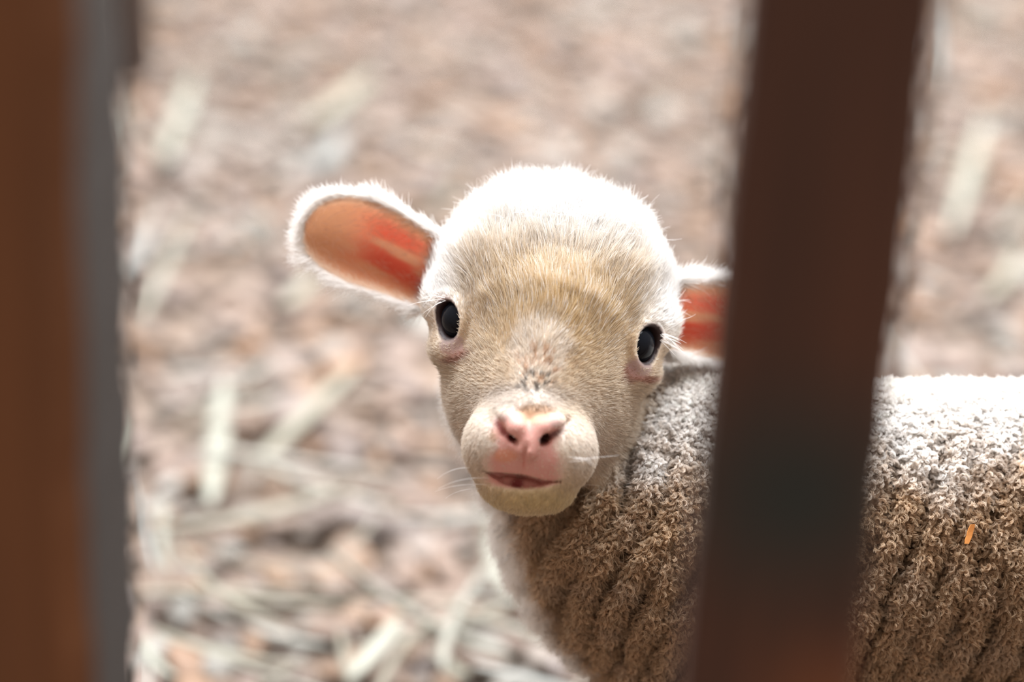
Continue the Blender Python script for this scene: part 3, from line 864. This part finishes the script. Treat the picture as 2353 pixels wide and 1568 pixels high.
# eyelashes, brow hairs and whiskers
def strokes(name, items, K=8):
    pts, rad = [], []
    for p0, vecs, r in items:
        t = np.linspace(0, 1, K)[:, None]
        p1, p2 = np.array(vecs[0]), np.array(vecs[1])
        pts.append(p0 + p1 * (2 * t * (1 - t)) + p2 * t ** 2)
        rad.append(r * (1 - 0.75 * t[:, 0]))
    hair_object(name, np.array(pts), np.array(rad), np.tile(WHITE * 1.05, (len(pts), 1)), M_fur)
lash = []
def lash_at(up, vp, du, dv, r, sag=6):
    q = on(up, vp, -2)
    lash.append((q, ((du * 0.5, dv * 0.5 - sag, 14), (du, dv, 10)), r))
for k in range(15):                                   # tuft at the outer corner of the right eye
    lash_at(1520 + random.uniform(-5, 7), 776 + random.uniform(-10, 12), random.uniform(22, 55), random.uniform(12, 46), random.uniform(0.6, 1.0), 4)
for k in range(8):                                    # long stray hairs over the cheek
    lash_at(1535 + random.uniform(-20, 20), 715 + random.uniform(-25, 25), random.uniform(25, 60), random.uniform(-45, 40), random.uniform(0.5, 0.8), random.uniform(-14, 14))
for k in range(12):
    lash_at(1008 + random.uniform(-14, 18), 682 + random.uniform(-10, 12), -random.uniform(20, 62), random.uniform(-12, 40), random.uniform(0.5, 0.8), random.uniform(4, 14))
strokes('eyelashes', lash)
wh = []
for k in range(9):
    sd = -1 if k % 2 else 1
    q = on(1210 + sd * random.uniform(80, 125), random.uniform(1040, 1130), -2)
    L_ = random.uniform(50, 120)
    wh.append((q, ((sd * L_ * 0.6, -L_ * 0.05, L_ * 0.2), (sd * L_, L_ * random.uniform(-0.3, 0.35), 0)), random.uniform(0.35, 0.5)))
strokes('whiskers', wh)

# ------------------------------------------------------------------ sliver of wood caught in the fleece
u, v, w = front(2222, 1225)
bm = bmesh.new()
sec = [(-7, -1.2), (7, -1.5), (6, 1.6), (-6, 1.2)]
rings = []
for k, t in enumerate(np.linspace(-1, 1, 6)):
    sc = 1 - 0.25 * (k in (0, 5)); off_ = np.array([-t * 7 + random.uniform(-0.7, 0.7), t * 22, 1.5 * t * t])
    rings.append([bm.verts.new(Vector(PX * dir_world(np.array([a_ * sc, 0, b_ * sc]) + off_))) for a_, b_ in sec])
for r0, r1 in zip(rings[:-1], rings[1:]):
    for j in range(4): bm.faces.new((r0[j], r0[(j + 1) % 4], r1[(j + 1) % 4], r1[j]))
bm.faces.new(rings[0][::-1]); bm.faces.new(rings[-1])
bmesh.ops.recalc_face_normals(bm, faces=bm.faces)
me = bpy.data.meshes.new('wood_sliver'); bm.to_mesh(me); bm.free()
M_sliver = wood_material('orange_sliver_wood', (0.62, 0.22, 0.045), (0.75, 0.30, 0.07)); me.materials.append(M_sliver)
o = link('wood_sliver', me, None, Vector(to_world(np.array([u, v, w + 34]))))
tag(o, 'thin orange wood sliver caught in the wool of the lamb\'s flank', 'sliver')

# ------------------------------------------------------------------ bedding: wood chips and straw
M_chip = bedding_material('wood_chip', CHIP_STOPS, True)
M_chip_mass = bedding_material('wood_chip_mass', CHIP_STOPS, False)
M_straw = bedding_material('straw', STRAW_STOPS, True)
M_straw_mass = bedding_material('straw_mass', STRAW_STOPS, False)

def chip_shape(seed):                                 # a split, slightly bowed chip with chamfered edges
    r = random.Random(seed)
    bm = bmesh.new(); bmesh.ops.create_cube(bm, size=2)
    for v in bm.verts: v.co += Vector((r.uniform(-0.28, 0.28), r.uniform(-0.28, 0.28), r.uniform(-0.3, 0.3)))
    bmesh.ops.bevel(bm, geom=bm.edges[:], offset=0.42, segments=1, affect='EDGES')
    lo, wd, ht = r.uniform(0.95, 1.45), r.uniform(0.6, 0.9), r.uniform(0.26, 0.48)
    bow = r.uniform(-0.12, 0.12)
    for v in bm.verts:
        x = v.co.x
        v.co = Vector((x * lo, v.co.y * wd, v.co.z * ht + bow * x * x))
    bmesh.ops.triangulate(bm, faces=bm.faces)
    vs = np.array([v.co for v in bm.verts]); fs = np.array([[v.index for v in f.verts] for f in bm.faces])
    bm.free()
    return vs, fs
CHIPS = [chip_shape(s) for s in range(8)]
CHIP_MESH = [new_mesh('wood_chip', v, f, [M_chip], True) for v, f in CHIPS]

def rot(rx, ry, rz):
    cx, sx, cy, sy, cz, sz = np.cos(rx), np.sin(rx), np.cos(ry), np.sin(ry), np.cos(rz), np.sin(rz)
    return np.array([[cz * cy, cz * sy * sx - sz * cx, cz * sy * cx + sz * sx],
                     [sz * cy, sz * sy * sx + cz * cx, sz * sy * cx - cz * sx],
                     [-sy, cy * sx, cy * cx]])
def project(p):
    q = np.asarray(p) - CAMP
    z = q @ AF
    return 1176.5 + q @ AX / z * FPX, 784 - q @ AU / z * FPX, z

NCH = 27000
cx_ = rng.uniform(-1.6, 1.9, NCH); cy_ = rng.uniform(0.70, 3.6, NCH)
rad_ = np.exp(rng.normal(math.log(0.0085), 0.33, NCH)).clip(0.004, 0.018)
lay = rng.random(NCH)
cz_ = ground_h(cx_, cy_) + 0.003 + rad_ * 0.30 + 0.006 * rng.random(NCH) + 0.006 * np.maximum(0, lay - 0.55)
rot_ = np.stack([rng.normal(0, 0.16, NCH), rng.normal(0, 0.16, NCH), rng.uniform(0, 6.28, NCH)], 1)
kind_ = rng.integers(0, 8, NCH)
hoof_gap = np.min([np.hypot(cx_ - h_[0], cy_ - h_[1]) for h_ in HOOVES], axis=0)
ok_ = hoof_gap > 0.030                                # the hooves have trodden the chips aside
cx_, cy_, rad_, lay, cz_, rot_, kind_ = cx_[ok_], cy_[ok_], rad_[ok_], lay[ok_], cz_[ok_], rot_[ok_], kind_[ok_]
NCH = len(cx_)
pu_, pv_, pz_ = project(np.stack([cx_, cy_, cz_], 1))
show = (pu_ > 280) & (pu_ < 2400) & (pv_ > -40) & (pv_ < 1620)
hid = ((pu_ > 1640) & (pu_ < 2090)) | ((pv_ > 840) & (pu_ > 1180)) | ((pu_ > 1010) & (pu_ < 1560) & (pv_ > 430) & (pv_ < 1180)) | ((pv_ > 1180) & (pu_ > 1150))
score = np.where(show & ~hid, rad_ / pz_ * (0.6 + 0.8 * lay), 0)
pick = np.argsort(-score)[:300]
picked = np.zeros(NCH, bool); picked[pick] = True
CHIP_LABEL = 'pinkish-brown lump of wood chip among the many on the bedding floor'
first = {}
for i in pick:
    k = int(kind_[i])
    if k not in first:
        o = bpy.data.objects.new('wood_chip', CHIP_MESH[k]); first[k] = o
    else:
        o = first[k].copy()
    o.location = (cx_[i], cy_[i], cz_[i]); o.rotation_euler = rot_[i]; o.scale = (rad_[i],) * 3
    C.objects.link(o)
    tag(o, CHIP_LABEL, 'wood chip', 'wood chips on the bedding floor')
mv, mf, ms, o_ = [], [], [], 0
for i in np.nonzero(~picked)[0]:
    v, f = CHIPS[kind_[i]]
    mv.append(v @ rot(*rot_[i]).T * rad_[i] + (cx_[i], cy_[i], cz_[i])); mf.append(f + o_); o_ += len(v)
    ms.append(np.full(len(v), rng.random()))
me = new_mesh('wood_chips', np.concatenate(mv), np.concatenate(mf), [M_chip_mass], True)
at = me.attributes.new('shade', 'FLOAT', 'POINT'); at.data.foreach_set('value', np.concatenate(ms).astype(np.float32))
tag(link('wood_chips', me), 'mass of small pinkish-brown wood chips covering the pen floor', 'wood chips', None, 'stuff')

def blade(length, width, thick, bend, twist, n=9):    # a flat, slightly folded stalk along X
    vs, fs = [], []
    for i in range(n):
        t = i / (n - 1); x = (t - 0.5) * length
        wv = width * 0.5 * (0.75 + 0.5 * math.sin(math.pi * min(1, t * 1.1 + 0.05))) * (1 if i not in (0, n - 1) else 0.6)
        zc = bend[1] * (4 * (t - 0.5) ** 2); yc = bend[0] * (4 * (t - 0.5) ** 2)
        a_ = twist * (t - 0.5); ca, sa = math.cos(a_), math.sin(a_)
        for (yy_, zz_) in ((-1, 0.25), (0, 1.0), (1, 0.25), (1, -0.35), (0, 0.15), (-1, -0.35)):
            y, z = yy_ * wv, zz_ * thick
            vs.append((x, yc + y * ca - z * sa, zc + y * sa + z * ca))
    for i in range(n - 1):
        for j in range(6):
            fs.append((i * 6 + j, i * 6 + (j + 1) % 6, (i + 1) * 6 + (j + 1) % 6, (i + 1) * 6 + j))
    e = (n - 1) * 6
    fs += [(5, 4, 1, 0), (4, 3, 2, 1), (e, e + 1, e + 4, e + 5), (e + 1, e + 2, e + 3, e + 4)]
    return np.array(vs), np.array(fs)[:, ::-1]

def straw_obj(p, q, width, label, z=(0.026, 0.026), bend=(0.0, 0.006), twist=0.3, name='straw', group=None, cat='straw', shade=None):
    P_, Q_ = ground_at(*p, z[0]), ground_at(*q, z[1])
    d_ = Q_ - P_; L_ = float(np.linalg.norm(d_))
    v, f = blade(L_, width, 0.0012, bend, twist)
    m = M_straw
    if shade is not None:
        m = material_cache.setdefault(shade, bedding_material('pale_straw', [(0, shade), (1, shade)], True))
    o = link(name, new_mesh(name, v, f, [m]), None, Vector((P_ + Q_) / 2))
    o.rotation_euler = (0, -math.asin(d_[2] / L_), math.atan2(d_[1], d_[0]))
    return tag(o, label, cat, group)
material_cache = {}
PALE, WARM, GREY = (0.265, 0.255, 0.205), (0.22, 0.20, 0.15), (0.225, 0.22, 0.20)
BIG = [((512, 905), (480, 1190), 0.015, 'broad pale straw lying upright in line with the thick post, left of the lamb', (0.03, 0.035), PALE),
       ((800, 860), (560, 1090), 0.013, 'long pale straw slanting up to the lamb\'s left cheek side', (0.03, 0.03), WARM),
       ((915, 1430), (800, 1568), 0.012, 'short pale straw tilted towards the lamb\'s chest at the bottom', (0.035, 0.035), PALE),
       ((1180, 1400), (820, 1500), 0.008, 'long thin straw pointing at the lamb\'s breast', (0.035, 0.03), WARM),
       ((420, 1362), (800, 1402), 0.005, 'thin straw lying level near the bottom left', (0.04, 0.03), WARM),
       ((340, 1460), (700, 1545), 0.006, 'yellowish straw arching over the chips in the bottom left corner', (0.03, 0.035), WARM),
       ((300, 1140), (360, 1330), 0.006, 'grey straw leaning beside the thick post', (0.06, 0.03), GREY),
       ((315, 1480), (400, 1568), 0.007, 'pale straw end at the foot of the picture beside the thick post', (0.05, 0.04), PALE),
       ((365, 1170), (380, 1330), 0.006, 'pale upright straw next to the grey straw by the thick post', (0.04, 0.03), PALE),
       ((440, 190), (370, 390), 0.016, 'broad whitish straw high up near the dark weathered post', (0.03, 0.03), PALE),
       ((340, 545), (270, 640), 0.014, 'short whitish straw half hidden by the thick post', (0.03, 0.03), GREY),
       ((850, 180), (690, 300), 0.020, 'wide pale straw far behind the lamb\'s pink ear', (0.03, 0.03), WARM),
       ((780, 330), (710, 405), 0.020, 'white flat straw just above the lamb\'s pink ear', (0.03, 0.03), GREY),
       ((715, 640), (640, 720), 0.014, 'pale straw under the tip of the lamb\'s pink ear', (0.03, 0.03), WARM),
       ((2260, 290), (2180, 560), 0.014, 'long pale straw standing out right of the dark slat', (0.03, 0.03), PALE),
       ((2350, 580), (2270, 700), 0.012, 'faint straw at the right edge above the lamb\'s back', (0.03, 0.03), WARM),
       ((2140, 30), (2150, 200), 0.012, 'greyish straw along the top of the dark slat', (0.03, 0.03), GREY),
       ((1120, 1230), (1170, 1390), 0.012, 'whitish straw tucked against the lamb\'s throat', (0.03, 0.03), PALE),
       ((1010, 1520), (1090, 1568), 0.010, 'pale straw under the lamb\'s breast at the bottom edge', (0.03, 0.03), WARM)]
for k, (p, q, wd, lb, z, sh) in enumerate(BIG):
    straw_obj(p, q, wd * 0.8, lb, z, (random.uniform(-0.006, 0.006), random.uniform(0.002, 0.01)), random.uniform(-0.6, 0.6), shade=sh)
BLADES = [blade(1.0, r_w, 0.012, (random.uniform(-0.12, 0.12), random.uniform(0, 0.06)), random.uniform(-1, 1)) for r_w in (0.03, 0.04, 0.05, 0.06, 0.045, 0.035)]
BLADE_MESH = [new_mesh('hay_stalk', v, f, [M_straw]) for v, f in BLADES]
NS_ = 2400
sx_, sy_ = rng.uniform(-1.5, 1.7, NS_), rng.uniform(0.75, 3.5, NS_)
dens = 0.5 + 0.5 * vnoise(np.stack([sx_ * 2.2, sy_ * 2.2, 0 * sx_], 1), 123)
near_front = smooth(1.75, 1.3, sy_) * smooth(0.4, 0.0, sx_)
keep = rng.random(NS_) < (0.12 + 0.28 * smooth(0.45, 0.8, dens) + 0.75 * near_front)
sx_, sy_ = sx_[keep], sy_[keep]; n_ = len(sx_)
sl_ = rng.uniform(0.05, 0.16, n_); srz = rng.uniform(0, 6.28, n_); sry = rng.normal(0, 0.12, n_); sk = rng.integers(0, 6, n_)
sz_ = ground_h(sx_, sy_) + 0.020 + rng.random(n_) * 0.018 + np.abs(np.sin(sry)) * sl_ * 0.3
pu_, pv_, pz_ = project(np.stack([sx_, sy_, sz_], 1))
vis = (pu_ > 250) & (pu_ < 2420) & (pv_ > -60) & (pv_ < 1640)
order = [i for i in np.argsort(pz_) if vis[i]][:280]
chosen = set(int(i) for i in order)
firsts = {}
for i in order:
    k = int(sk[i])
    o = firsts[k].copy() if k in firsts else bpy.data.objects.new('hay_stalk', BLADE_MESH[k])
    firsts.setdefault(k, o)
    o.location = (sx_[i], sy_[i], sz_[i]); o.rotation_euler = (rng.normal(0, 0.3), sry[i], srz[i]); o.scale = (sl_[i],) * 3
    C.objects.link(o)
    tag(o, 'thin dry hay stalk scattered over the wood chips', 'hay', 'hay stalks over the wood chips')
mv, mf, ms, o_ = [], [], [], 0
for i in range(n_):
    if i in chosen: continue
    v, f = BLADES[sk[i]]
    mv.append(v @ rot(0, sry[i], srz[i]).T * sl_[i] + (sx_[i], sy_[i], sz_[i])); mf.append(f + o_); o_ += len(v)
    ms.append(np.full(len(v), rng.random()))
me = new_mesh('hay', np.concatenate(mv), np.concatenate(mf), [M_straw_mass])
at = me.attributes.new('shade', 'FLOAT', 'POINT'); at.data.foreach_set('value', np.concatenate(ms).astype(np.float32))
tag(link('hay', me), 'loose hay strewn over the chips further off', 'hay', None, 'stuff')
